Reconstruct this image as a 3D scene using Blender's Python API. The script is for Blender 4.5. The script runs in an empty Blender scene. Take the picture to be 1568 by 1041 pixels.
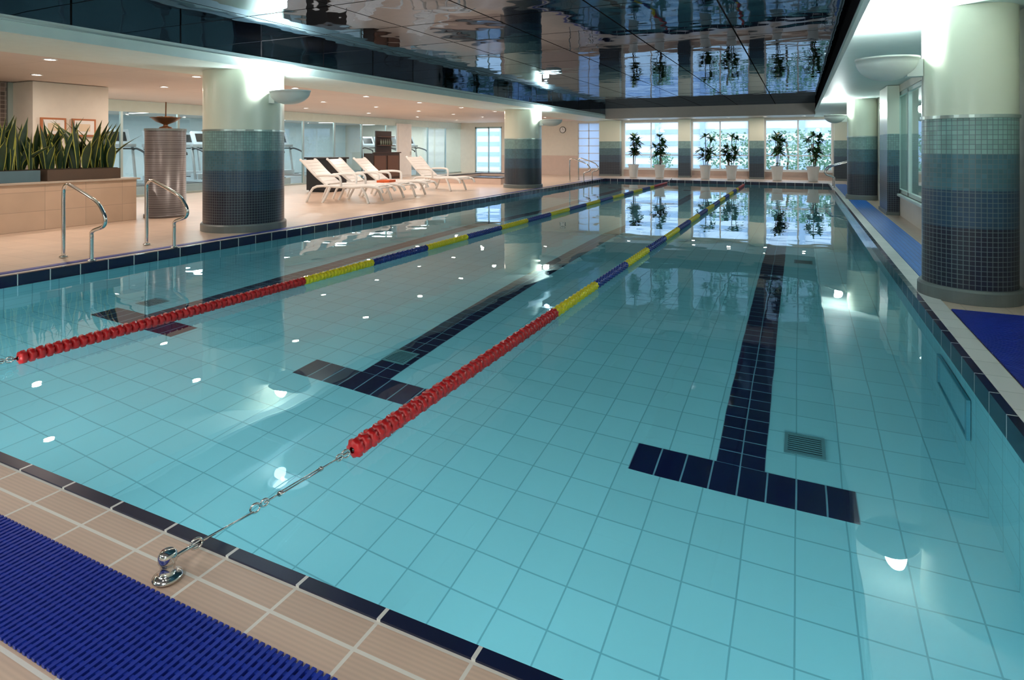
import bpy, math, random
from mathutils import Vector, Matrix
random.seed(7)
S=bpy.context.scene
try:
    S.view_settings.view_transform='Standard'
    S.view_settings.look='None'
except Exception as e: print(e)
COL=S.collection
pi=math.pi
# ---------------------------------------------------------------- materials
def newmat(name):
    m=bpy.data.materials.new(name); m.use_nodes=True
    nt=m.node_tree
    for n in list(nt.nodes): nt.nodes.remove(n)
    out=nt.nodes.new('ShaderNodeOutputMaterial')
    return m,nt,out
def N(nt,t,**k):
    n=nt.nodes.new(t)
    for a,b in k.items(): setattr(n,a,b)
    return n
def c4(c): return (c[0],c[1],c[2],1.0)
def pr(nt,out,color=(.8,.8,.8),rough=.5,metal=0,spec=.5):
    b=N(nt,'ShaderNodeBsdfPrincipled')
    b.inputs['Base Color'].default_value=c4(color)
    b.inputs['Roughness'].default_value=rough
    b.inputs['Metallic'].default_value=metal
    b.inputs['Specular IOR Level'].default_value=spec
    nt.links.new(b.outputs[0],out.inputs[0])
    return b
def mat(name,color,rough=.5,metal=0,spec=.5,var=.06,scale=6):
    m,nt,out=newmat(name); b=pr(nt,out,color,rough,metal,spec)
    if var>0:
        tc=N(nt,'ShaderNodeNewGeometry'); no=N(nt,'ShaderNodeTexNoise'); no.inputs['Scale'].default_value=scale
        nt.links.new(tc.outputs['Position'],no.inputs['Vector'])
        mr=N(nt,'ShaderNodeMapRange'); mr.inputs['To Min'].default_value=1-var; mr.inputs['To Max'].default_value=1+var
        nt.links.new(no.outputs['Fac'],mr.inputs['Value'])
        vm=N(nt,'ShaderNodeVectorMath',operation='SCALE'); vm.inputs[0].default_value=color
        nt.links.new(mr.outputs[0],vm.inputs['Scale']); nt.links.new(vm.outputs[0],b.inputs['Base Color'])
    return m
def emi(name,color,st):
    m,nt,out=newmat(name); e=N(nt,'ShaderNodeEmission'); e.inputs[0].default_value=c4(color); e.inputs[1].default_value=st
    nt.links.new(e.outputs[0],out.inputs[0]); return m
def mth(nt,op,a,b=None):
    n=N(nt,'ShaderNodeMath',operation=op)
    for i,v in enumerate((a,b)):
        if v is None: continue
        if isinstance(v,(int,float)): n.inputs[i].default_value=v
        else: nt.links.new(v,n.inputs[i])
    return n.outputs[0]
def gridmask(nt,u,v,pu,pv,ou,ov,lw):
    masks=[];cells=[]
    for s,p,o in ((u,pu,ou),(v,pv,ov)):
        if p is None: continue
        t=mth(nt,'DIVIDE',mth(nt,'SUBTRACT',s,o),p)
        fr=mth(nt,'FRACT',t); cells.append(mth(nt,'FLOOR',t))
        d=mth(nt,'ABSOLUTE',mth(nt,'SUBTRACT',fr,.5))
        masks.append(mth(nt,'GREATER_THAN',d,.5-lw/p/2))
    mk=masks[0] if len(masks)==1 else mth(nt,'MAXIMUM',masks[0],masks[1])
    return mk,cells
def tile(name,color,grout,pu,pv,axes='XY',off=(0,0),lw=.008,rough=.25,var=.05,spec=.5,noise=.0,bump=.0,ridge_shade=0):
    m,nt,out=newmat(name); b=pr(nt,out,color,rough,0,spec)
    g=N(nt,'ShaderNodeNewGeometry'); sp=N(nt,'ShaderNodeSeparateXYZ'); nt.links.new(g.outputs['Position'],sp.inputs[0])
    mk,cells=gridmask(nt,sp.outputs[axes[0]],sp.outputs[axes[1]],pu,pv,off[0],off[1],lw)
    cb=N(nt,'ShaderNodeCombineXYZ')
    for i,c in enumerate(cells): nt.links.new(c,cb.inputs[i])
    wn=N(nt,'ShaderNodeTexWhiteNoise'); nt.links.new(cb.outputs[0],wn.inputs['Vector'])
    mr=N(nt,'ShaderNodeMapRange'); mr.inputs['To Min'].default_value=1-var; mr.inputs['To Max'].default_value=1+var
    nt.links.new(wn.outputs['Value'],mr.inputs['Value'])
    sc=mr.outputs[0]
    if noise:
        no=N(nt,'ShaderNodeTexNoise'); no.inputs['Scale'].default_value=2.5; nt.links.new(g.outputs['Position'],no.inputs['Vector'])
        m2=N(nt,'ShaderNodeMapRange'); m2.inputs['To Min'].default_value=1-noise; m2.inputs['To Max'].default_value=1+noise
        nt.links.new(no.outputs['Fac'],m2.inputs['Value']); sc=mth(nt,'MULTIPLY',sc,m2.outputs[0])
    if ridge_shade:  # light and shade of fine ridges, painted into the tile colour as stripes
        rg=mth(nt,'SINE',mth(nt,'MULTIPLY',sp.outputs['Y'],2*pi/ridge_shade))
        sc=mth(nt,'MULTIPLY',sc,mth(nt,'ADD',mth(nt,'MULTIPLY',rg,.05),1.0))
    vm=N(nt,'ShaderNodeVectorMath',operation='SCALE'); vm.inputs[0].default_value=color; nt.links.new(sc,vm.inputs['Scale'])
    mx=N(nt,'ShaderNodeMix',data_type='RGBA'); nt.links.new(mk,mx.inputs['Factor']); nt.links.new(vm.outputs[0],mx.inputs['A']); mx.inputs['B'].default_value=c4(grout)
    nt.links.new(mx.outputs['Result'],b.inputs['Base Color'])
    if bump:
        bp=N(nt,'ShaderNodeBump',invert=True); bp.inputs['Strength'].default_value=bump; bp.inputs['Distance'].default_value=.003
        nt.links.new(mk,bp.inputs['Height']); nt.links.new(bp.outputs[0],b.inputs['Normal'])
    return m
CREAM=(.76,.80,.66)
def colmat(name,r=None):
    m,nt,out=newmat(name); b=pr(nt,out,CREAM,.3)
    tc=N(nt,'ShaderNodeTexCoord'); sp=N(nt,'ShaderNodeSeparateXYZ'); nt.links.new(tc.outputs['Object'],sp.inputs[0])
    if r: u=mth(nt,'MULTIPLY',mth(nt,'ARCTAN2',sp.outputs['Y'],sp.outputs['X']),r)
    else: u=mth(nt,'ADD',sp.outputs['X'],sp.outputs['Y'])
    mk,cells=gridmask(nt,u,sp.outputs['Z'],.04,.04,0,0,.005)
    cb=N(nt,'ShaderNodeCombineXYZ'); nt.links.new(cells[0],cb.inputs[0]); nt.links.new(cells[1],cb.inputs[1])
    wn=N(nt,'ShaderNodeTexWhiteNoise'); nt.links.new(cb.outputs[0],wn.inputs['Vector'])
    mr=N(nt,'ShaderNodeMapRange'); mr.inputs['To Min'].default_value=.85; mr.inputs['To Max'].default_value=1.15
    nt.links.new(wn.outputs['Value'],mr.inputs['Value'])
    zr=mth(nt,'DIVIDE',sp.outputs['Z'],2.0)
    cr=N(nt,'ShaderNodeValToRGB'); cr.color_ramp.interpolation='CONSTANT'
    el=cr.color_ramp.elements
    el[0].position=0; el[0].color=(.006,.010,.030,1)
    el[1].position=.62/2; el[1].color=(.016,.055,.105,1)
    for p,c in ((.93/2,(.055,.15,.19)),(1.24/2,(.22,.38,.36))):
        e=el.new(p); e.color=c4(c)
    nt.links.new(zr,cr.inputs[0])
    vm=N(nt,'ShaderNodeVectorMath',operation='SCALE'); nt.links.new(cr.outputs[0],vm.inputs[0]); nt.links.new(mr.outputs[0],vm.inputs['Scale'])
    mx=N(nt,'ShaderNodeMix',data_type='RGBA'); nt.links.new(mk,mx.inputs['Factor']); nt.links.new(vm.outputs[0],mx.inputs['A']); mx.inputs['B'].default_value=(.12,.165,.18,1)
    top=mth(nt,'GREATER_THAN',sp.outputs['Z'],1.55)
    m3=N(nt,'ShaderNodeMix',data_type='RGBA'); nt.links.new(top,m3.inputs['Factor']); nt.links.new(mx.outputs['Result'],m3.inputs['A']); m3.inputs['B'].default_value=c4(CREAM)
    nt.links.new(m3.outputs['Result'],b.inputs['Base Color'])
    return m
def glasspane(name,tint=(.93,.98,.97)):
    m,nt,out=newmat(name)
    t=N(nt,'ShaderNodeBsdfTransparent'); t.inputs[0].default_value=c4(tint)
    g=N(nt,'ShaderNodeBsdfGlossy'); g.inputs['Roughness'].default_value=.0; g.inputs[0].default_value=(.9,.9,.9,1)
    lw=N(nt,'ShaderNodeLayerWeight'); lw.inputs[0].default_value=.5
    k=mth(nt,'ADD',mth(nt,'MULTIPLY',mth(nt,'POWER',lw.outputs['Facing'],4.0),.6),.04)
    mx=N(nt,'ShaderNodeMixShader'); nt.links.new(k,mx.inputs[0]); nt.links.new(t.outputs[0],mx.inputs[1]); nt.links.new(g.outputs[0],mx.inputs[2])
    nt.links.new(mx.outputs[0],out.inputs[0]); return m

M_pool=tile('pool_tile_floor',(.25,.66,.745),(.14,.43,.52),.25,.25,'XY',(-.02,0),.008,.3,.03)
M_poolx=tile('pool_tile_wall_x',(.20,.58,.66),(.12,.39,.46),.25,.25,'YZ',(0,0),.009,.3,.03)
M_pooly=tile('pool_tile_wall_y',(.22,.60,.68),(.14,.41,.48),.25,.25,'XZ',(0,0),.009,.3,.03)
M_navyx=tile('navy_edge_tile_x',(.004,.008,.045),(.60,.66,.66),.297,None,'YZ',(.1,0),.010,.15,.15)
M_navyy=tile('navy_edge_tile_y',(.004,.008,.040),(.75,.75,.72),.297,None,'XZ',(-.745,0),.012,.3,.15)
M_deck=tile('deck_tile',(.74,.58,.46),(.58,.45,.35),.3,.3,'XY',(0,0),.008,.3,.04,.5,.06)
M_near=tile('near_deck_tile',(.67,.49,.38),(.84,.80,.73),.297,.098,'XY',(-.745,.056),.011,.4,.05,.4,.08,.4,.014)
M_cop=tile('coping_tile_white',(.80,.82,.81),(.55,.60,.58),.9,.25,'XY',(.0,0),.008,.35,.04)
M_copl=tile('coping_tile_left',(.62,.57,.52),(.45,.42,.4),.9,.25,'XY',(.0,0),.008,.35,.04)
M_mat=mat('blue_mat_pvc',(.010,.032,.34),.35,0,.5,.1,20)
M_matd=mat('blue_mat_gap',(.003,.006,.08),.6)
M_matr=tile('blue_mat_runner',(.006,.20,.72),(.005,.09,.42),.05,.03,'XY',(0,0),.008,.4,.1)
M_white=mat('white_plastic',(.82,.82,.80),.35)
M_wall=mat('wall_paint_beige',(.76,.72,.63),.6)
M_wallp=mat('wall_paint_pink',(.66,.52,.45),.6)
M_beam=mat('beam_paint_green',(.66,.80,.76),.5)
M_ceil=tile('low_ceiling_panel',(.70,.63,.58),(.55,.49,.45),1.2,1.2,'XY',(0,0),.01,.6,.02)
M_chrome=mat('chrome',(.75,.75,.74),.12,1,.5,0)
M_steel=mat('steel_frame',(.45,.55,.53),.3,.8,.5,0)
M_stone=mat('plinth_stone',(.15,.18,.18),.35)
M_dark=mat('dark_wood',(.045,.025,.018),.35)
M_wood=tile('planter_wood_tile',(.60,.44,.32),(.43,.32,.24),.6,.3,'YZ',(0,0),.008,.4,.08,.5,.15)
M_trough=mat('planter_trough',(.10,.065,.045),.5)
M_soil=mat('soil',(.03,.02,.012),.9)
M_leafd=mat('leaf_dark',(.012,.040,.016),.4,0,.5,.5,12)
M_leafy=mat('leaf_yellow_edge',(.34,.36,.06),.4,0,.5,.2,12)
M_leafg=mat('leaf_green',(.03,.10,.03),.4,0,.5,.5,9)
M_stem=mat('stem_brown',(.10,.06,.03),.7)
M_black=mat('black_plastic',(.012,.012,.014),.4)
M_gray=mat('gray_plastic',(.35,.37,.38),.4)
M_gymw=mat('gym_wall',(.66,.76,.80),.6)
M_gymf=mat('gym_floor',(.32,.37,.38),.5)
M_red=mat('float_red',(.50,.010,.012),.3)
M_yel=mat('float_yellow',(.85,.70,.01),.3)
M_blu=mat('float_blue',(.008,.03,.24),.3)
M_glass=glasspane('window_glass')
def mirror_mat():
    m,nt,out=newmat('mirror_ceiling_panel')
    g=N(nt,'ShaderNodeNewGeometry'); sp=N(nt,'ShaderNodeSeparateXYZ'); nt.links.new(g.outputs['Position'],sp.inputs[0])
    mk,cells=gridmask(nt,sp.outputs['X'],sp.outputs['Y'],1.32,1.32,.51,0,.022)
    gl=N(nt,'ShaderNodeBsdfGlossy'); gl.inputs['Roughness'].default_value=.02
    gl.inputs[0].default_value=(.22,.27,.33,1)
    df=N(nt,'ShaderNodeBsdfDiffuse'); df.inputs[0].default_value=(.010,.010,.011,1)
    no=N(nt,'ShaderNodeTexNoise'); no.inputs['Scale'].default_value=1.1; nt.links.new(g.outputs['Position'],no.inputs['Vector'])
    bp=N(nt,'ShaderNodeBump'); bp.inputs['Strength'].default_value=.30; bp.inputs['Distance'].default_value=.03
    nt.links.new(no.outputs['Fac'],bp.inputs['Height']); nt.links.new(bp.outputs[0],gl.inputs['Normal'])
    f=mth(nt,'MULTIPLY',mth(nt,'SUBTRACT',1.0,mk),.95)
    mx=N(nt,'ShaderNodeMixShader'); nt.links.new(f,mx.inputs[0]); nt.links.new(df.outputs[0],mx.inputs[1]); nt.links.new(gl.outputs[0],mx.inputs[2])
    nt.links.new(mx.outputs[0],out.inputs[0]); return m
M_mirror=mirror_mat()
def water_mat():
    m,nt,out=newmat('pool_water')
    g=N(nt,'ShaderNodeBsdfGlass'); g.inputs['IOR'].default_value=1.333; g.inputs['Roughness'].default_value=0.0
    g.inputs[0].default_value=(.92,.985,.995,1)
    ge=N(nt,'ShaderNodeNewGeometry'); no=N(nt,'ShaderNodeTexNoise'); no.inputs['Scale'].default_value=2.0; no.inputs['Detail'].default_value=1
    nt.links.new(ge.outputs['Position'],no.inputs['Vector'])
    bp=N(nt,'ShaderNodeBump'); bp.inputs['Strength'].default_value=.09; bp.inputs['Distance'].default_value=.03
    nt.links.new(no.outputs['Fac'],bp.inputs['Height']); nt.links.new(bp.outputs[0],g.inputs['Normal'])
    nt.links.new(g.outputs[0],out.inputs[0]); return m
M_water=water_mat()
# ---------------------------------------------------------------- mesh builder
class MB:
    def __init__(s): s.v=[];s.f=[];s.m=[];s.s=[]
    def add(s,vs,fs,m=0,sm=False,M=None):
        o=len(s.v)
        for p in vs:
            p=Vector(p)
            if M is not None: p=M@p
            s.v.append(tuple(p))
        for f in fs:
            s.f.append(tuple(o+i for i in f)); s.m.append(m); s.s.append(sm)
    def box(s,x0,x1,y0,y1,z0,z1,m=0,M=None):
        vs=[(x0,y0,z0),(x1,y0,z0),(x1,y1,z0),(x0,y1,z0),(x0,y0,z1),(x1,y0,z1),(x1,y1,z1),(x0,y1,z1)]
        s.add(vs,[(0,3,2,1),(4,5,6,7),(0,1,5,4),(1,2,6,5),(2,3,7,6),(3,0,4,7)],m,False,M)
    def quad(s,a,b,c,d,m=0): s.add([a,b,c,d],[(0,1,2,3)],m)
    def lathe(s,prof,n=32,c=(0,0,0),m=0,sm=True,M=None,sx=1,sy=1,ms=None):
        vs=[];fs=[]
        for r,z in prof:
            for i in range(n):
                a=2*pi*i/n; vs.append((c[0]+sx*r*math.cos(a),c[1]+sy*r*math.sin(a),c[2]+z))
        for k in range(len(prof)-1):
            for i in range(n):
                j=(i+1)%n
                fs.append((k*n+i,k*n+j,(k+1)*n+j,(k+1)*n+i))
        s.add(vs,fs,m,sm,M)
    def disc(s,r,c,n=24,m=0,up=True,M=None):
        vs=[(c[0]+r*math.cos(2*pi*i/n),c[1]+r*math.sin(2*pi*i/n),c[2]) for i in range(n)]
        f=tuple(range(n)); s.add(vs,[f if up else f[::-1]],m,False,M)
    def tube(s,pts,r,n=10,m=0,M=None,sub=0,rs=None):
        P=[Vector(p) for p in pts]
        if sub:
            Q=[]
            for i in range(len(P)-1):
                p0=P[max(i-1,0)];p1=P[i];p2=P[i+1];p3=P[min(i+2,len(P)-1)]
                for k in range(sub):
                    t=k/sub
                    Q.append(.5*((2*p1)+(p2-p0)*t+(2*p0-5*p1+4*p2-p3)*t*t+(3*p1-p0-3*p2+p3)*t**3))
            Q.append(P[-1]); P=Q
        vs=[];fs=[]
        up=None
        for i,p in enumerate(P):
            t=(P[min(i+1,len(P)-1)]-P[max(i-1,0)]).normalized()
            if up is None:
                up=Vector((0,0,1)) if abs(t.z)<.9 else Vector((0,1,0))
            a=(up-t*up.dot(t)).normalized(); b=t.cross(a); up=a
            rr=rs[min(i,len(rs)-1)] if rs else r
            for k in range(n):
                an=2*pi*k/n; vs.append(p+a*rr*math.cos(an)+b*rr*math.sin(an))
        for i in range(len(P)-1):
            for k in range(n):
                j=(k+1)%n; fs.append((i*n+k,i*n+j,(i+1)*n+j,(i+1)*n+k))
        fs.append(tuple(range(n))[::-1]); fs.append(tuple((len(P)-1)*n+k for k in range(n)))
        s.add(vs,fs,m,True,M)
    def obj(s,name,mats,loc=(0,0,0),rot=0,bevel=0,parent=None,scale=1):
        me=bpy.data.meshes.new(name); me.from_pydata([tuple(c*scale for c in v) for v in s.v],[],s.f)
        for x in mats: me.materials.append(x)
        me.polygons.foreach_set('material_index',s.m); me.polygons.foreach_set('use_smooth',s.s)
        me.update()
        o=bpy.data.objects.new(name,me); COL.objects.link(o); o.location=loc; o.rotation_euler=(0,0,rot)
        if bevel:
            b=o.modifiers.new('bevel','BEVEL'); b.width=bevel; b.segments=2; b.limit_method='ANGLE'
        if parent: o.parent=parent
        return o
def empty(name,loc=(0,0,0),rot=0):
    e=bpy.data.objects.new(name,None); COL.objects.link(e); e.location=loc; e.rotation_euler=(0,0,rot); return e
def light(name,kind,loc,energy,color=(1,1,1),size=.1,rot=(0,0,0),parent=None,sy=None,spread=None):
    l=bpy.data.lights.new(name,kind); l.energy=energy; l.color=color
    if kind=='AREA':
        l.size=size
        if sy: l.shape='RECTANGLE'; l.size_y=sy
        else: l.shape='DISK'
    else:
        l.shadow_soft_size=size
        if kind=='SPOT': l.spot_size=spread; l.spot_blend=.8
    o=bpy.data.objects.new(name,l); COL.objects.link(o); o.location=loc; o.rotation_euler=rot
    if parent: o.parent=parent
    return o
# ---------------------------------------------------------------- dimensions
PX0,PX1,PY0,PY1=-7.18,.91,1.37,24.0
WZ=-.105; FZ=-1.41; DZ=-2.2
RW=1.72; FW=26.5; BW=-6.0; LW=-15.5; GW=-23.0
b=MB()
b.box(GW,PX0,BW,FW,-.15,0,0)
b.box(PX0,PX1,PY1,FW,-.15,0,0)
b.box(PX1,RW+.2,BW,FW,-.15,0,0)
b.box(PX0,PX1,BW,PY0,-.15,0,1)
b.obj('floor',[M_deck,M_near])
b=MB(); b.box(GW,LW,BW,FW,0,.01,0); b.obj('floor_gym',[M_gymf])
b=MB()
b.quad((PX0,PY0,FZ),(PX1,PY0,FZ),(PX1,10.8,FZ),(PX0,10.8,FZ),0)
b.quad((PX0,10.8,FZ),(PX1,10.8,FZ),(PX1,14.5,DZ),(PX0,14.5,DZ),0)
b.quad((PX0,14.5,DZ),(PX1,14.5,DZ),(PX1,PY1,DZ),(PX0,PY1,DZ),0)
zt=-.12
b.quad((PX0,PY0,DZ),(PX0,PY1,DZ),(PX0,PY1,zt),(PX0,PY0,zt),1)
b.quad((PX1,PY1,DZ),(PX1,PY0,DZ),(PX1,PY0,zt),(PX1,PY1,zt),1)
b.quad((PX1,PY0,DZ),(PX0,PY0,DZ),(PX0,PY0,zt),(PX1,PY0,zt),2)
b.quad((PX0,PY1,DZ),(PX1,PY1,DZ),(PX1,PY1,zt),(PX0,PY1,zt),2)
basin=b.obj('pool_basin',[M_pool,M_poolx,M_pooly])
b=MB(); zb=-.125
b.box(PX0,PX0+.006,PY0,PY1,zb,.006,0); b.box(PX1-.006,PX1,PY0,PY1,zb,.006,0)
b.box(PX0,PX1,PY1-.006,PY1,zb,.006,1); b.box(PX0,PX1,PY0,PY0+.006,zb,.006,1)
b.box(PX0,PX1,PY0-.036,PY0,0,.006,1); b.box(PX1,PX1+.04,PY0-.036,PY1,0,.006,0); b.box(PX0-.04,PX0,PY0-.036,PY1,0,.006,0)
b.obj('trim_waterline_tiles',[M_navyx,M_navyy])
b=MB(); b.box(PX1+.04,1.08,PY0,PY1+.3,0,.008,0); b.obj('trim_coping_right',[M_cop])
b=MB(); b.box(-7.30,PX0-.04,PY0,PY1+.3,0,.006,0); b.box(-7.18,.95,PY1,PY1+.3,0,.006,0); b.obj('trim_coping_left',[M_copl])
b=MB(); b.quad((PX0,PY0,WZ),(PX1,PY0,WZ),(PX1,PY1,WZ),(PX0,PY1,WZ),0)
water=b.obj('pool_water',[M_water])
for i,x in enumerate((-.335,-3.15,-5.95)):
    b=MB(); z0,z1=FZ+.001,FZ+.004
    b.box(x-.635,x+.635,3.72,4.00,z0,z1,1); b.box(x-.145,x+.145,4.00,10.75,z0,z1,0)
    L=math.hypot(3.7,DZ-FZ)
    Mx=Matrix.Translation((0,10.8,FZ))@Matrix.Rotation(math.atan2(DZ-FZ,3.7),4,'X')
    b.box(x-.145,x+.145,0,L,.001,.004,0,Mx)
    b.box(x-.145,x+.145,14.5,22.2,DZ+.001,DZ+.004,0); b.box(x-.635,x+.635,22.2,22.5,DZ+.001,DZ+.004,1)
    ml=tile('lane_line_tile',(.002,.004,.040),(.13,.31,.40),.145,.145,'XY',(x-.145,4.0),.008,.3,.1)
    mc=tile('lane_cross_tile',(.002,.004,.040),(.13,.31,.40),.1588,None,'XY',(x-.635,4.0),.010,.3,.1)
    b.obj('lane_marking',[ml,mc])
M_drain=mat('drain_grille',(.10,.28,.32),.4); M_drd=mat('drain_dark',(.008,.02,.03),.6)
for x,y in ((.03,4.38),(-3.18,4.38),(-6.45,4.3),(.05,9.6)):
    b=MB(); b.box(-.12,.12,-.12,.12,.004,.006,1)
    for k in range(9): b.box(-.10,.10,-.10+k*.024,-.090+k*.024,.006,.012,0)
    for a in ((-.12,-.10,-.12,.12),(.10,.12,-.12,.12),(-.10,.10,-.12,-.105),(-.10,.10,.105,.12)): b.box(*a,.004,.012,0)
    b.obj('floor_drain',[M_drain,M_drd],(x,y,FZ))
b=MB(); ya,yb,za_,zb_=4.35,5.2,-.95,-.35
b.box(.885,.906,ya,yb,za_,za_+.035,0); b.box(.885,.906,ya,yb,zb_-.035,zb_,0); b.box(.885,.906,ya,ya+.035,za_+.035,zb_-.035,0); b.box(.885,.906,yb-.035,yb,za_+.035,zb_-.035,0); b.box(.897,.906,ya+.035,yb-.035,za_+.035,zb_-.035,1)
b.obj('pool_skimmer',[mat('skimmer_frame',(.06,.28,.36),.4),mat('skimmer_flap',(.14,.46,.55),.4)])
for x in (-6.2,-4.5,-2.8,-1.1,.3):  # unseen lamps added on the near wall to brighten the pool floor
    e=empty('added_underwater_fill',(x,PY0+.002,-.42))
    R=Matrix.Rotation(-pi/2,4,'X')
    b=MB(); b.lathe([(.17,0),(.17,.02),(.15,.03),(.13,.02)],28,m=0,M=R); b.obj('added_fill_ring',[M_chrome],parent=e)
    light('added_fill_light','AREA',(0,.05,0),14,(.92,1,1),.26,(pi/2,0,0),e)
# ---------------------------------------------------------------- lane ropes
def rope(X,ax):
    b=MB(); z=-.066; y0,y1=2.14,23.2; p=.052; R=.041; n=16
    nb=int((y1-y0)/p)
    for k in range(nb):
        ya=y0+k*p; d=ya-y0
        if d<2.45 or y1-ya<2.3: m=0
        else: m=1 if int((d-2.45)/1.12)%2==0 else 2
        vs=[];fs=[]
        prof=[(0,.35),(.12,.8),(.3,1.0),(.7,1.0),(.88,.8),(1,.35)]
        for t,rr in prof:
            for i in range(n):
                lob=1+.11*math.cos(8*(2*pi*i/n)+(pi if k%2 else 0))
                a=2*pi*i/n; vs.append((X+R*rr*lob*math.cos(a),ya+t*p,z+R*rr*lob*math.sin(a)))
        for q in range(len(prof)-1):
            for i in range(n):
                j=(i+1)%n; fs.append((q*n+i,(q+1)*n+i,(q+1)*n+j,q*n+j))
        b.add(vs,fs,m,True)
    za=.055
    A=Vector((ax,1.20,za)); B=Vector((X,y0,z))
    def L(t): return A.lerp(B,t)
    b.tube([A,L(.12)],.006,8,3); b.tube([L(.1),L(.36)+Vector((0,0,-.01)),],.004,8,3)
    def ring(c,r,tr=.004):
        pts=[(c.x+r*.4*math.cos(a),c.y+r*math.cos(a),c.z+r*math.sin(a)) for a in [2*pi*i/14 for i in range(15)]]
        b.tube(pts,tr,6,3)
    ring(L(.10),.016); ring(L(.37),.016); ring(L(.42),.013)
    b.tube([L(.42),L(.52)],.004,8,3)
    b.tube([L(.50),L(.51)],.010,8,3); b.tube([L(.76),L(.77)],.010,8,3)
    for sx in (-.007,.007):
        b.tube([L(.50)+Vector((sx,0,0)),L(.77)+Vector((sx,0,0))],.0035,6,3)
    b.tube([L(.75),L(.92)],.004,8,3); ring(L(.90),.014); ring(L(.95),.018,.005)
    b.tube([L(.93),B],.006,8,3)
    b.tube([(X,y0,z),(X,y1,z)],.006,6,3)
    b.tube([(X,y1,z),(X,24.15,.05)],.005,6,3)
    for cy,cs in ((1.19,1),(24.18,1)):
        cx=ax if cy<5 else X
        b.lathe([(0,.003),(.042,.003),(.042,.009),(.030,.013),(.022,.016),(.020,.045),(.026,.052),(.026,.072),(.019,.082),(0,.084)],24,(cx,cy,.004),3)
    b.obj('lane_rope',[M_red,M_yel,M_blu,M_chrome])
rope(-1.82,-1.715); rope(-4.56,-4.45)
# ---------------------------------------------------------------- mats
def ribmat(name,x0,x1,y0,y1,along='Y',p=.022):
    b=MB(); b.box(x0,x1,y0+.005,y1-.005,.001,.005,1)
    if along=='Y':
        k=x0+p/2
        while k<x1:
            b.box(k-p*.27,k+p*.27,y0,y1,.005,.014,0); k+=p
        k=y0+.02
        while k<y1: b.box(x0,x1,k-.005,k+.005,.004,.011,0); k+=.028
    else:
        k=y0+p/2
        while k<y1:
            b.box(x0,x1,k-p*.27,k+p*.27,.005,.014,0); k+=p
        k=x0+.02
        while k<x1: b.box(k-.005,k+.005,y0,y1,.004,.011,0); k+=.028
    b.obj(name,[M_mat,M_matd])
ribmat('anti_slip_mat',-6.9,.85,.85,1.135)
ribmat('anti_slip_mat',1.09,RW-.02,1.5,5.84,'X')
b=MB(); b.box(1.085,1.45,7.0,16.85,.001,.012,0); b.box(1.085,1.45,17.8,23.8,.001,.012,0); b.obj('mat_runner',[M_matr])
b=MB(); b.box(-7.405,-7.305,1.4,24.0,.001,.012,0); b.obj('mat_runner',[mat('navy_runner',(.015,.04,.30),.4)])
# ---------------------------------------------------------------- room shell
b=MB()
wins=[(-7.1,-4.68),(-4.15,-1.86),(-1.27,1.16)]
z0,z1=.34,2.41
def wallseg(x0,x1,za=0,zb=3.0,m=0): b.box(x0,x1,FW,FW+.25,za,zb,m)
wallseg(-23.2,-14.7,0,3,0); wallseg(-14.7,-13.2,2.3,3,0); wallseg(-13.2,-9.26,0,3,0)
wallseg(-9.26,-8.2,0,.3,1); wallseg(-9.26,-8.2,2.41,3,0); wallseg(-8.2,-7.1,0,3,0)
pv=-7.1
for a,c in wins:
    if a>pv: wallseg(pv,a)
    wallseg(a,c,0,z0,1); wallseg(a,c,z1,3); pv=c
wallseg(pv,RW+.3)
b.box(-13.2,-9.26,FW-.01,FW,0,.9,1)
b.obj('wall_far',[M_wall,M_wallp])
b=MB(); b.box(RW,RW+.2,BW,7.3,0,3,0); b.box(RW,RW+.2,7.3,16.8,0,.42,0); b.box(RW,RW+.2,7.3,16.8,2.35,3,0); b.box(RW,RW+.2,16.8,FW,0,3,0)
b.box(RW+1.5,RW+1.55,6,18,0,3,1)
b.box(RW+.2,RW+1.55,6,6.05,0,3,1); b.box(RW+.2,RW+1.55,18,18.05,0,3,1); b.box(RW+.2,RW+1.55,6,18,-.02,0,1);b.box(RW+.2,RW+1.55,6,18,3,3.02,1)
b.obj('wall_right',[M_wall,mat('corridor_wall',(.60,.74,.74),.5)])
for y in (9,12,15): light('added_corridor_fill','AREA',(RW+.85,y,2.9),18,(.85,1,1),.6)  # added fill lights, brighten the space behind the right glass
b=MB()
yy=7.3
while yy<16.8:
    b.box(RW+.02,RW+.08,yy,yy+.07,.42,2.35,0); yy+=1.34
b.box(RW+.02,RW+.08,7.3,16.8,.42,.49,0); b.box(RW+.02,RW+.08,7.3,16.8,2.28,2.35,0); b.box(RW+.045,RW+.05,7.3,16.8,.49,2.28,1)
b.box(RW-.06,RW+.02,7.3,13.4,.38,.42,0)
b.obj('window_5',[M_beam,M_glass])
b=MB(); b.box(GW,RW+.2,BW-.2,BW,0,3,0); b.obj('wall_near',[M_wall])
b=MB(); b.box(GW-.2,GW,BW-.2,FW+.2,0,3,0); b.obj('wall_left',[M_gymw])
b=MB(); b.box(-7.35,.514,BW,24.5,2.9,2.95,0)
b.box(-7.37,-7.35,BW,24.5,2.66,2.9,0); b.box(.514,.53,BW,24.5,2.66,2.9,0)
b.obj('ceiling',[M_mirror])
b=MB(); b.box(GW,-8.9,BW,FW,2.50,2.7,0); b.obj('ceiling_low',[M_ceil])
b=MB(); b.box(-8.9,-7.35,BW,FW,2.48,2.66,0); b.box(-8.9,-7.38,BW,FW,2.66,3.0,0); b.obj('beam_left',[M_beam])
b=MB(); b.box(.514,RW,BW,FW,2.48,2.66,0); b.box(.54,RW,BW,FW,2.66,3.0,0); b.obj('beam_right',[M_beam])
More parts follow.
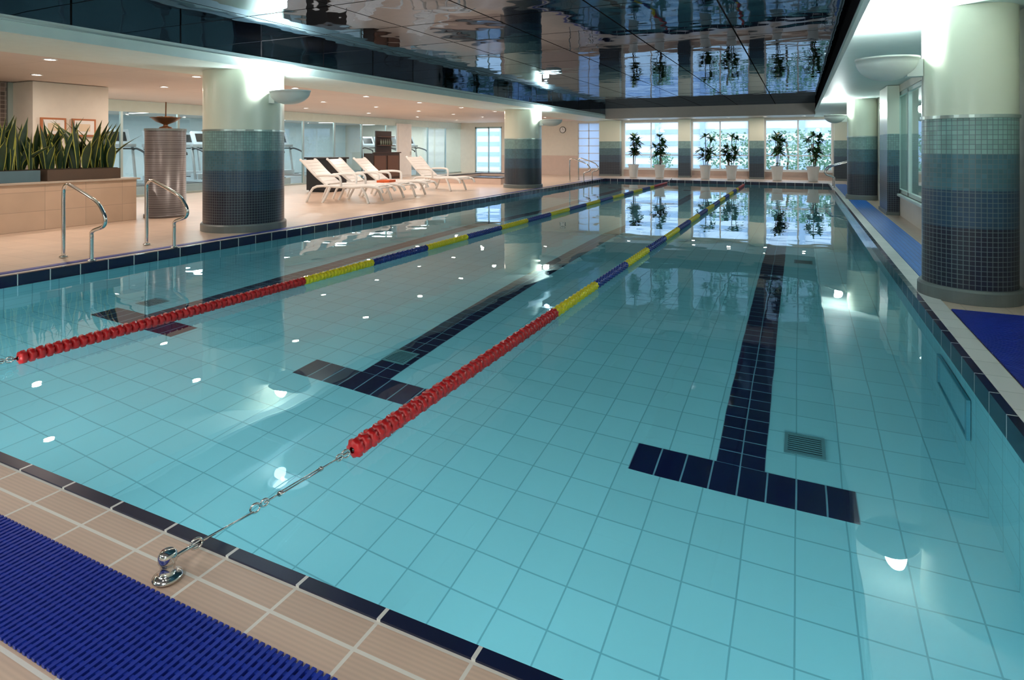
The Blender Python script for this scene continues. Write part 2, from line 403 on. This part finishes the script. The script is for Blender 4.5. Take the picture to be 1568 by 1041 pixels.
b=MB(); b.box(-7.35,.514,24.5,FW,2.48,2.95,0); b.obj('beam_far',[mat('beam_far_paint',(.32,.29,.26),.4)])
b=MB(); b.box(GW,RW+1.6,BW-.2,FW+.2,3.03,3.1,0); b.obj('ceiling_slab',[M_wall])
b=MB(); b.box(-7.33,-7.35,BW,24.5,2.60,2.62,0); b.box(.494,.514,BW,24.5,2.60,2.62,0); b.obj('trim_fascia',[M_steel])
def window(name,x0,x1,za,zb,nx,hz,mg=M_glass):
    b=MB(); t=.05; y0,y1=FW+.05,FW+.11
    b.box(x0,x1,y0,y1,za,za+t,0); b.box(x0,x1,y0,y1,zb-t,zb,0)
    for i in range(nx+1):
        xx=x0+(x1-x0-t)*i/nx; b.box(xx,xx+t,y0,y1,za+t,zb-t,0)
    for h in hz: b.box(x0+t,x1-t,y0+.01,y1-.01,h-.02,h+.02,0)
    b.box(x0+t,x1-t,y0+.025,y0+.031,za+t,zb-t,1)
    b.box(x0,x1,FW-.10,FW+.05,za-.04,za,2)
    return b.obj(name,[M_white,mg,M_white])
window('window_1',*wins[0],z0,z1,2,[.95]); window('window_2',*wins[1],z0,z1,2,[.95]); window('window_3',*wins[2],z0,z1,2,[.95])
b=MB(); b.box(-9.26,-8.2,FW+.04,FW+.08,.3,2.41,1)
for k in range(7): b.box(-9.26,-8.2,FW+.02,FW+.04,.3+k*.345,.33+k*.345,0)
for xx in (-9.26,-8.76,-8.24): b.box(xx,xx+.04,FW+.02,FW+.05,.3,2.41,0)
mm,nt,out=newmat('frosted_panel'); tr=N(nt,'ShaderNodeBsdfTranslucent'); tr.inputs[0].default_value=(.75,.85,.95,1); df=N(nt,'ShaderNodeBsdfDiffuse'); df.inputs[0].default_value=(.6,.68,.8,1); mx=N(nt,'ShaderNodeMixShader'); mx.inputs[0].default_value=.4; nt.links.new(tr.outputs[0],mx.inputs[1]); nt.links.new(df.outputs[0],mx.inputs[2]); nt.links.new(mx.outputs[0],out.inputs[0])
b.obj('window_4',[M_white,mm])
b=MB()
for xx in (-14.7,-13.97,-13.26): b.box(xx,xx+.06,FW+.03,FW+.09,0,2.3,0)
b.box(-14.7,-13.2,FW+.03,FW+.09,2.22,2.3,0); b.box(-14.7,-13.2,FW+.03,FW+.09,0,.08,0)
b.box(-14.64,-13.26,FW+.05,FW+.055,.08,2.22,1); b.obj('door_1',[M_steel,M_glass])
M_pil=colmat('pilaster_mosaic',None)
for a,c in ((-8.15,-7.2),(-4.66,-4.17),(-1.84,-1.29),(1.2,1.7)):
    b=MB(); b.box(a-(a+c)/2,c-(a+c)/2,-.14,.14,.08,2.47,0); b.box(a-(a+c)/2-.01,c-(a+c)/2+.01,-.16,.14,0,.08,1)
    b.obj('pilaster',[M_pil,M_stone],((a+c)/2,FW-.145,0))
b=MB(); b.box(-.1,.1,-.6,.6,.06,2.47,0); b.box(-.12,.1,-.62,.62,0,.06,1); b.obj('pilaster',[M_pil,M_stone],(RW-.105,14.1,0))
def column(x,y,r):
    b=MB()
    b.lathe([(r,.12),(r,1.54)],64,m=0); b.lathe([(r,1.57),(r,2.479)],64,m=0)
    b.lathe([(r,1.54),(r+.012,1.542),(r+.012,1.568),(r,1.57)],64,m=2,sm=False)
    b.lathe([(0,0.001),(r+.035,0.001),(r+.035,.10),(r+.02,.12),(r,.12)],64,m=1,sm=False)
    b.obj('column',[colmat('column_mosaic',r),M_stone,M_steel],(x,y,0))
LC=[(-8.05,6.89),(-8.05,17.7),(-8.05,-4.0)]; RC=[(1.33,6.45),(1.42,17.3),(1.33,-4.2)]
for x,y in LC: column(x,y,.6)
for x,y in RC: column(x,y,.34)
M_sconce=mat('sconce_white',(.78,.82,.78),.35)
M_bulb=emi('bulb_emission',(.94,1,1),150)
def sconce(x,y,z,side,r,a,E):
    e=empty('wall_sconce',(x+side*r,y,z))
    b=MB(); cx=side*(a+.02)
    prof=[]
    for k in range(9):
        t=k/8*pi/2; prof.append((math.sin(t),-.19*math.cos(t)))
    inner=[(rr*.95,zz*.9) for rr,zz in prof][::-1]
    b.lathe(prof+[(1.03,.0),(1.03,.02),(.95,.02)]+inner,40,(cx,0,0),0,True,None,a,.22)
    b.box(min(0,side*.12),max(0,side*.12),-.06,.06,-.16,-.01,0)
    b.obj('bowl',[M_sconce],parent=e)
    b=MB(); b.lathe([(0,-.06),(.07,-.06),(.08,-.03),(.07,-.01),(0,.0)],16,(side*.22,0,.0),0,True,None,1,1.6); b.obj('bulb',[M_bulb],parent=e)
    light('sconce_light','POINT',(side*.2,0,.12),E,(.90,1,.985),.09,(0,0,0),e)
    light('uplight_lamp','SPOT',(side*.26,0,.04),E*3.2,(.92,1,1),.03,(pi,0,0),e,None,2.5)
for x,y in LC: sconce(x,y,2.14,1,.6,.36,120)
for x,y in RC: sconce(x,y,2.09,-1,.34,.25,120)
M_dl=emi('downlight_emission',(1,.88,.78),60)
def downlight(x,y,z,E,col=(1,.80,.68)):
    e=empty('downlight',(x,y,z))
    b=MB(); b.lathe([(.085,0),(.085,-.012),(.065,-.012),(.06,-.002)],24,m=0); b.disc(.062,(0,0,-.004),20,1,False); b.obj('housing',[M_white,M_dl],parent=e)
    light('downlight_lamp','AREA',(0,0,-.03),E,col,.12,(0,0,0),e)
for k in range(10): downlight(-9.25,2.5+2.22*k,2.50,18)
for k in range(10): downlight(-11.4,3.4+2.22*k,2.50,18)
for k in range(6): downlight(-13.7,8+3*k,2.50,18)
for k in range(6): downlight(-6.6+1.35*k,25.4,2.48,8)
# ---------------------------------------------------------------- gym glass wall
b=MB()
b.box(LW-.06,LW,-6,FW,2.2,2.49,2)
b.box(LW-.06,LW,-6,FW,0.01,.06,0)
y=-6
while y<FW:
    b.box(LW-.06,LW,y,y+.06,.06,2.2,0); 
    y+=1.55
b.box(LW-.035,LW-.03,-6,FW,.06,2.2,1)
b.obj('window_gym_partition',[M_steel,M_glass,M_beam])
b=MB(); b.box(LW+.02,LW+.5,18.9,20.6,0,1.05,0); b.box(LW+.48,LW+.55,18.85,20.65,1.05,1.09,0); b.box(LW+.02,LW+.08,19.6,20.6,1.05,1.95,0)
for zz in (1.35,1.7): b.box(LW+.08,LW+.3,19.65,20.55,zz,zz+.03,2)
for k in range(6): b.lathe([(0,0),(.035,0),(.035,.14),(.012,.19),(.012,.24),(0,.24)],12,(LW+.2,19.75+.14*k,1.38),3)
for yy in (19.3,20.15): b.box(LW+.5,LW+.52,yy-.36,yy+.36,.1,.95,2)
b.obj('bar_cabinet',[M_dark,M_gray,mat('cabinet_door',(.12,.06,.04),.3),mat('bottle_glass',(.2,.25,.2),.15)])
b=MB(); b.box(LW+.02,LW+.08,21.0,22.05,0,2.3,0); b.box(LW+.08,LW+.1,21.08,21.97,.08,2.22,0); b.box(LW+.1,LW+.15,21.9,21.93,.95,1.1,1); b.obj('door_2',[M_white,M_chrome])
b=MB(); b.box(-12.9,-12.1,13.2,14.0,.05,.95,0); b.box(-12.95,-12.05,13.15,14.05,.95,1.0,0); b.box(-12.85,-12.15,13.25,13.95,0,.05,0); b.obj('towel_counter',[M_black],bevel=.01)
b=MB(); b.box(-14.2,-12.5,6.1,7.42,0,2.49,0); b.obj('wall_core',[M_wall])
for y in (6.42,6.95):
    b=MB(); b.box(-12.5,-12.46,y-.21,y+.21,1.50,1.84,0); b.box(-12.46,-12.455,y-.175,y+.175,1.535,1.805,1); b.box(-12.455,-12.45,y-.10,y+.10,1.60,1.74,2)
    b.obj('framed_picture',[mat('frame_wood',(.45,.16,.06),.4),M_white,mat('picture_print',(.75,.62,.45),.5)])
b=MB(); b.box(-13.3,-13.2,3.5,6.1,0,2.49,0)
for yy in (3.5,4.7,5.4,6.02): b.box(-13.2,-13.15,yy,yy+.08,0,2.49,1)
b.obj('wall_mosaic_panel',[tile('brown_mosaic',(.16,.12,.10),(.35,.3,.26),.08,.08,'YZ',(0,0),.01,.3,.5),M_steel])
def treadmill(x,y,rot):
    b=MB()
    b.box(-.4,.4,-.95,.85,.0,.2,0); b.box(-.27,.27,-.9,.6,.2,.215,1); b.box(-.36,.36,.5,.9,.2,.36,0)
    for sx in (-.38,.38):
        b.tube([(sx,.6,.2),(sx,.78,1.15)],.035,10,2); b.tube([(sx,.76,1.05),(sx,.55,1.08),(sx,.15,.98),(sx,.1,.9)],.028,8,1,sub=4)
    b.box(-.42,.42,.66,.82,1.12,1.2,2)
    R=Matrix.Translation((0,.78,1.18))@Matrix.Rotation(math.radians(-25),4,'X'); b.box(-.34,.34,-.04,.04,0,.42,0,R); b.box(-.25,.25,-.05,-.04,.08,.34,1,R)
    b.tube([(-.36,.62,1.08),(.36,.62,1.08)],.02,8,1)
    b.obj('treadmill',[mat('treadmill_shell',(.45,.50,.54),.4),M_black,M_gray],(x,y,.011),rot,bevel=.012,scale=1.15)
for x,y in ((-16.9,23.7),(-16.9,25.1),(-18.9,24.4),(-18.9,25.5),(-17.0,9.4),(-17.0,10.7),(-17.0,12.0),(-17.0,13.6),(-17.0,15.2),(-17.0,16.8),(-19.2,10.5),(-19.2,14.5),(-19.2,18.0)): treadmill(x,y,pi/2-.15)
for y in (7,10,13,16,19,22,25):
    e=empty('ceiling_light_strip',(-18.5,y,2.5))
    b=MB(); b.box(-2.2,2.2,-.09,.09,-.05,0,0); b.box(-2.15,2.15,-.07,.07,-.055,-.05,1); b.obj('housing',[M_white,emi('tube_emission',(.9,.97,1),9)],parent=e)
    light('strip_lamp','AREA',(0,0,-.08),95,(.86,.95,1),4.2,(0,0,0),e,sy=.14)
for x in (-6.0,-3.4,-.8):  # made-up ceiling panels behind the camera, fill light for near deck and pool
    e=empty('added_ceiling_fill',(x,-1.2,2.9))
    b=MB(); b.box(-.62,.62,-.32,.32,-.05,0,0); b.box(-.58,.58,-.28,.28,-.054,-.05,1); b.obj('housing',[M_white,emi('added_fill_emission',(1,.98,.94),3)],parent=e)
    light('added_ceiling_fill_light','AREA',(0,0,-.07),38,(1,.98,.94),1.1,(0,0,0),e,sy=.5)
# ---------------------------------------------------------------- whirlpool
b=MB(); x0,x1,y0,y1=-12.2,-9.3,18.6,22.2
for a in ((x0,x1,y0,y0+.35),(x0,x1,y1-.35,y1),(x0,x0+.35,y0+.35,y1-.35),(x1-.35,x1,y0+.35,y1-.35)):
    b.box(*a,0,.2,0); b.box(*a,.2,.24,1)
b.box(x0+.35,x1-.35,y0+.35,y1-.35,.0,.16,2)
b.obj('whirlpool_tub',[M_wallp,mat('whirl_rim',(.10,.09,.09),.3),mat('whirl_water',(.03,.06,.07),.05)])
# ---------------------------------------------------------------- planter
b=MB(); b.box(-11.7,-10.72,.5,6.85,0,.72,0); b.box(-11.75,-10.68,.45,6.9,.72,.75,1)
b.obj('planter_wall',[M_wood,mat('planter_cap',(.50,.42,.34),.35)],bevel=.006)
def snake_bed(y0,y1,mt):
    b=MB(); b.box(-11.5,-10.85,y0,y1,.751,.93,0); b.box(-11.47,-10.88,y0+.03,y1-.03,.93,.94,1)
    n=int((y1-y0)*58)
    for i in range(n):
        x=random.uniform(-11.4,-10.95); y=random.uniform(y0+.05,y1-.05)
        h=random.uniform(.35,.88); w=random.uniform(.038,.058); an=random.gauss(pi/2,.8); le=random.gauss(0,.32); la=random.uniform(0,2*pi)
        vs=[]; K=7; tw=random.uniform(-.8,.8)
        for k in range(K+1):
            t=k/K; ww=w*(.7+.5*math.sin(pi*min(t*1.1,1)))*(1 if t<.7 else max(.02,(1-t)/.3))
            a=an+tw*t; cx=x+math.cos(la)*le*t*t*h*1.2; cy=y+math.sin(la)*le*t*t*h*1.2; cz=.935+h*t
            for q,dz in ((-1,.15),(-.78,.05),(0,-.25),(.78,.05),(1,.15)):
                vs.append((cx+q*ww*math.cos(a)-dz*ww*math.sin(a),cy+q*ww*math.sin(a)+dz*ww*math.cos(a),cz))
        fe=[];fc=[]
        for k in range(K):
            for q in range(4):
                f=(k*5+q,k*5+q+1,(k+1)*5+q+1,(k+1)*5+q); (fe if q in(0,3) else fc).append(f)
        b.add(vs,fc,2,True); b.add(vs,fe,3,True)
    b.obj('snake_plant_trough',[mt,M_soil,M_leafd,M_leafy])
snake_bed(5.5,6.65,M_trough); snake_bed(4.2,5.4,mat('trough_blue',(.10,.18,.22),.4)); snake_bed(2.6,4.0,M_trough); snake_bed(1.0,2.4,M_trough)
b=MB(); r=.34
b.lathe([(0,.001),(r+.02,.001),(r+.02,.06),(r,.06),(r,1.60)],48,m=0); b.lathe([(r+.01,1.60),(r+.01,1.64),(0,1.64)],48,m=1,sm=False)
b.obj('mosaic_pedestal',[tile('pedestal_mosaic',(.12,.105,.105),(.28,.27,.27),None,.04,'XZ',(0,0),.006,.3,.2),M_stone],(-10.72,7.40,0))
b=MB(); b.lathe([(0,0),(.12,.0),(.10,.03),(.04,.05),(.04,.08),(.16,.13),(.25,.20),(.27,.21),(.24,.205),(.12,.13),(0,.11)],32,m=0); b.tube([(0,0,.11),(.01,0,.5)],.012,8,1)
for i in range(14):
    a=i*2.4; b.lathe([(0,-.04),(.035,-.02),(.04,0),(.03,.03),(0,.04)],10,(.12*math.cos(a),.12*math.sin(a),.19),1+(i%2))
b.obj('fruit_bowl',[mat('bowl_bronze',(.20,.09,.04),.3,.5),mat('driftwood',(.18,.10,.05),.6),mat('fruit_orange',(.5,.18,.03),.5)],(-10.72,7.40,1.641))
# ---------------------------------------------------------------- handrails
def rail(y,xo,xi,xt,h,r=.021,name='pool_handrail',s=1):
    b=MB()
    P=[(xo,y,.0),(xo,y,h*.45),(xo,y,h*.86),(xo+s*.03,y,h*.97),(xo+s*.10,y,h),(xo+s*.2,y,h*.97),(xt-s*.18,y,h*.80),(xt-s*.05,y,h*.68),(xt,y,h*.58),(xt-s*.03,y,h*.48),(xi+s*.02,y,h*.40),(xi,y,h*.30),(xi,y,.0)]
    b.tube(P,r,12,0,sub=6)
    for xx in (xo,xi): b.lathe([(0,.0),(.045,.0),(.045,.01),(.03,.02),(r,.022)],20,(xx,y,.007),0)
    b.obj(name,[M_chrome])
rail(4.12,-7.80,-7.25,-7.0,.86); rail(5.12,-7.80,-7.25,-7.0,.86)
rail(21.4,-7.80,-7.25,-7.0,.86); rail(22.4,-7.80,-7.25,-7.0,.86)
rail(21.6,1.62,1.0,.75,.86,s=-1); rail(22.6,1.62,1.0,.75,.86,s=-1)
# ---------------------------------------------------------------- loungers
def lounger(x,y,rot,towel=False):
    b=MB(); W=.31
    for sy in (-W,W):
        b.tube([(.60,sy,.35),(1.2,sy,.33),(1.6,sy,.35),(1.85,sy,.31),(1.92,sy,.22)],.03,10,0,sub=4)
        b.tube([(.66,sy*.93,.36),(.38,sy*.93,.57),(.08,sy*.93,.86),(.03,sy*.85,.88)],.026,10,0,sub=4)
        b.tube([(.75,sy,.35),(.68,sy*1.05,.18),(.58,sy*1.08,.0)],.028,8,0,sub=3)
        b.tube([(.62,sy,.35),(.35,sy,.30),(.2,sy*1.05,.0)],.026,8,0,sub=3)
        b.tube([(1.45,sy,.34),(1.55,sy*1.04,.18),(1.62,sy*1.08,.0)],.028,8,0,sub=3)
        b.tube([(.45,sy*1.1,.56),(.8,sy*1.12,.57),(.98,sy*1.12,.53),(1.0,sy*1.05,.34)],.026,8,0,sub=4)
        b.tube([(.42,sy*1.0,.55),(.45,sy*1.1,.56)],.02,8,0)
    for k in range(12):
        t=(k+.5)/12; xx=.68+t*1.2; zz=.362-.02*math.sin(pi*t)-(.06*max(0,t-.85)/.15)
        b.box(xx-.042,xx+.042,-W,W,zz-.008,zz+.008,0)
    for k in range(8):
        t=(k+.5)/8; xx=.64-t*.58; zz=.38+t*.5
        R=Matrix.Translation((xx,0,zz))@Matrix.Rotation(math.radians(41),4,'Y'); b.box(-.045,.045,-W*.92,W*.92,-.008,.008,0,R)
    if towel: b.box(1.2,1.5,-.2,.15,.37,.42,1)
    b.obj('sun_lounger',[M_white,mat('towel_orange',(.7,.12,.03),.8)],(x,y,0),rot,bevel=.004,scale=1.12)
lounger(-10.75,11.0,.22); lounger(-10.85,12.0,.22,True); lounger(-10.9,13.05,.24); lounger(-10.95,15.7,-.12)
# ---------------------------------------------------------------- potted plants
def ptree(x,y,seed):
    rd=random.Random(seed); b=MB()
    b.lathe([(0,0),(.15,0),(.16,.02),(.21,.5),(.235,.52),(.235,.57),(.205,.57),(.2,.52),(0,.52)],32,m=0)
    b.disc(.2,(0,0,.53),24,1)
    tops=[]
    for s in range(4):
        a=rd.uniform(0,2*pi); dx,dy=.14*math.cos(a),.12*math.sin(a); h=rd.uniform(.45,1.15)
        b.tube([(dx*.5,dy*.5,.5),(dx,dy,.5+h*.5),(dx*1.6,dy*1.6,.5+h)],.012,6,3,sub=2); tops.append((dx*1.6,dy*1.6,.5+h)); tops.append((dx,dy,.5+h*.6))
    tops.append((0,0,1.72))
    b.tube([(0,0,.5),(.02,0,1.2),(0,0,1.72)],.015,6,3,sub=2)
    for tx,ty,tz in tops:
        for i in range(16):
            a=rd.uniform(0,2*pi); el=rd.uniform(-.3,1.1); L=rd.uniform(.22,.40); w=rd.uniform(.04,.065)
            d=Vector((math.cos(a)*math.cos(el),math.sin(a)*math.cos(el),math.sin(el))); sd=Vector((-math.sin(a),math.cos(a),0))
            o=Vector((tx,ty,tz)); vs=[];fs=[]
            for k in range(5):
                t=k/4; p=o+d*L*t+Vector((0,0,-.12*L*4*t*t*.6)); ww=w*math.sin(pi*(.12+.85*t))
                vs+= [p-sd*ww,p+Vector((0,0,.25*ww)),p+sd*ww]
            for k in range(4):
                for q in range(2): fs.append((k*3+q,k*3+q+1,(k+1)*3+q+1,(k+1)*3+q))
            b.add(vs,fs,2,True)
    b.obj('potted_plant',[M_white,M_soil,M_leafg,M_stem],(x,y,0.001))
for i,px in enumerate((970,1010,1080,1120,1190,1245)):
    a=math.atan((px-784)/923)-math.radians(25.5); ptree(math.tan(a)*25.3,25.3,20+i)
b=MB(); R=Matrix.Rotation(pi/2,4,'X'); b.lathe([(0,0),(.15,0),(.15,.03),(.13,.035),(.13,.025),(0,.025)],32,m=0,M=R); b.disc(.128,(0,0,.027),28,1,True,R)
b.box(-.005,.005,-.032,-.028,0,.1,0); b.box(0,.07,-.032,-.028,-.005,.005,0)
b.obj('wall_clock',[M_black,M_white],(-10.0,FW-.011,2.1))
# ---------------------------------------------------------------- outside
b=MB(); b.box(-40,30,FW+.3,70,-.6,-.5,0); b.obj('ground_outside',[mat('paving_outside',(.55,.58,.6),.8)])
b=MB(); b.box(-30,20,42,44,-.5,7,0)
for k in range(9):
    b.box(-30,20,41.9,42,-.2+.8*k,.1+.8*k,1)
for k in range(16): b.box(-30+3*k,-29.7+3*k,41.8,41.9,-.5,7,1)
b.obj('neighbor_building',[mat('building_white',(.74,.80,.90),.6),mat('building_glass',(.34,.44,.62),.3)])
def bush(x,y,h,seed):
    rd=random.Random(seed); b=MB(); b.tube([(0,0,0),(.1,0,h*.5),(0,.1,h*.8)],.05,8,1)
    for i in range(420):
        a=rd.uniform(0,2*pi); u=rd.uniform(.25,1); r=.45*h*(math.sin(pi*min(1,(u-.15)))**.5)*rd.uniform(.3,1); p=Vector((r*math.cos(a),r*math.sin(a),h*u))
        d=Vector((rd.gauss(0,1),rd.gauss(0,1),rd.gauss(0,.6))).normalized(); s=Vector((rd.gauss(0,1),rd.gauss(0,1),rd.gauss(0,1))).cross(d).normalized()
        L=.15;w=.06; b.add([p,p+d*L*.5+s*w,p+d*L,p+d*L*.5-s*w],[(0,1,2,3)],0,True)
    b.obj('garden_shrub',[mat('shrub_leaf',(.12,.25,.15),.5,0,.5,.4,6),M_stem],(x,y,-.5))
for i,(x,y,h) in enumerate(((-3.2,31,2.5),(-1.8,32,2.2),(.5,30,2.4),(2.2,31,2.7),(-.6,33,2.6),(-7,34,1.5),(1.2,29,1.9))): bush(x,y,h,50+i)
# ---------------------------------------------------------------- world & camera
w=bpy.data.worlds.new('World'); S.world=w; w.use_nodes=True
bg=w.node_tree.nodes['Background']; bg.inputs[0].default_value=(.70,.82,1,1); bg.inputs[1].default_value=3.8
cam=bpy.data.cameras.new('Camera'); co=bpy.data.objects.new('Camera',cam); COL.objects.link(co)
cam.sensor_width=36; cam.lens=923/1568*36; cam.shift_y=-(520.5-225)/1568
cam.clip_start=.05; cam.clip_end=200
co.location=(0,0,1.3); co.rotation_euler=(pi/2,0,math.radians(25.5))
S.camera=co
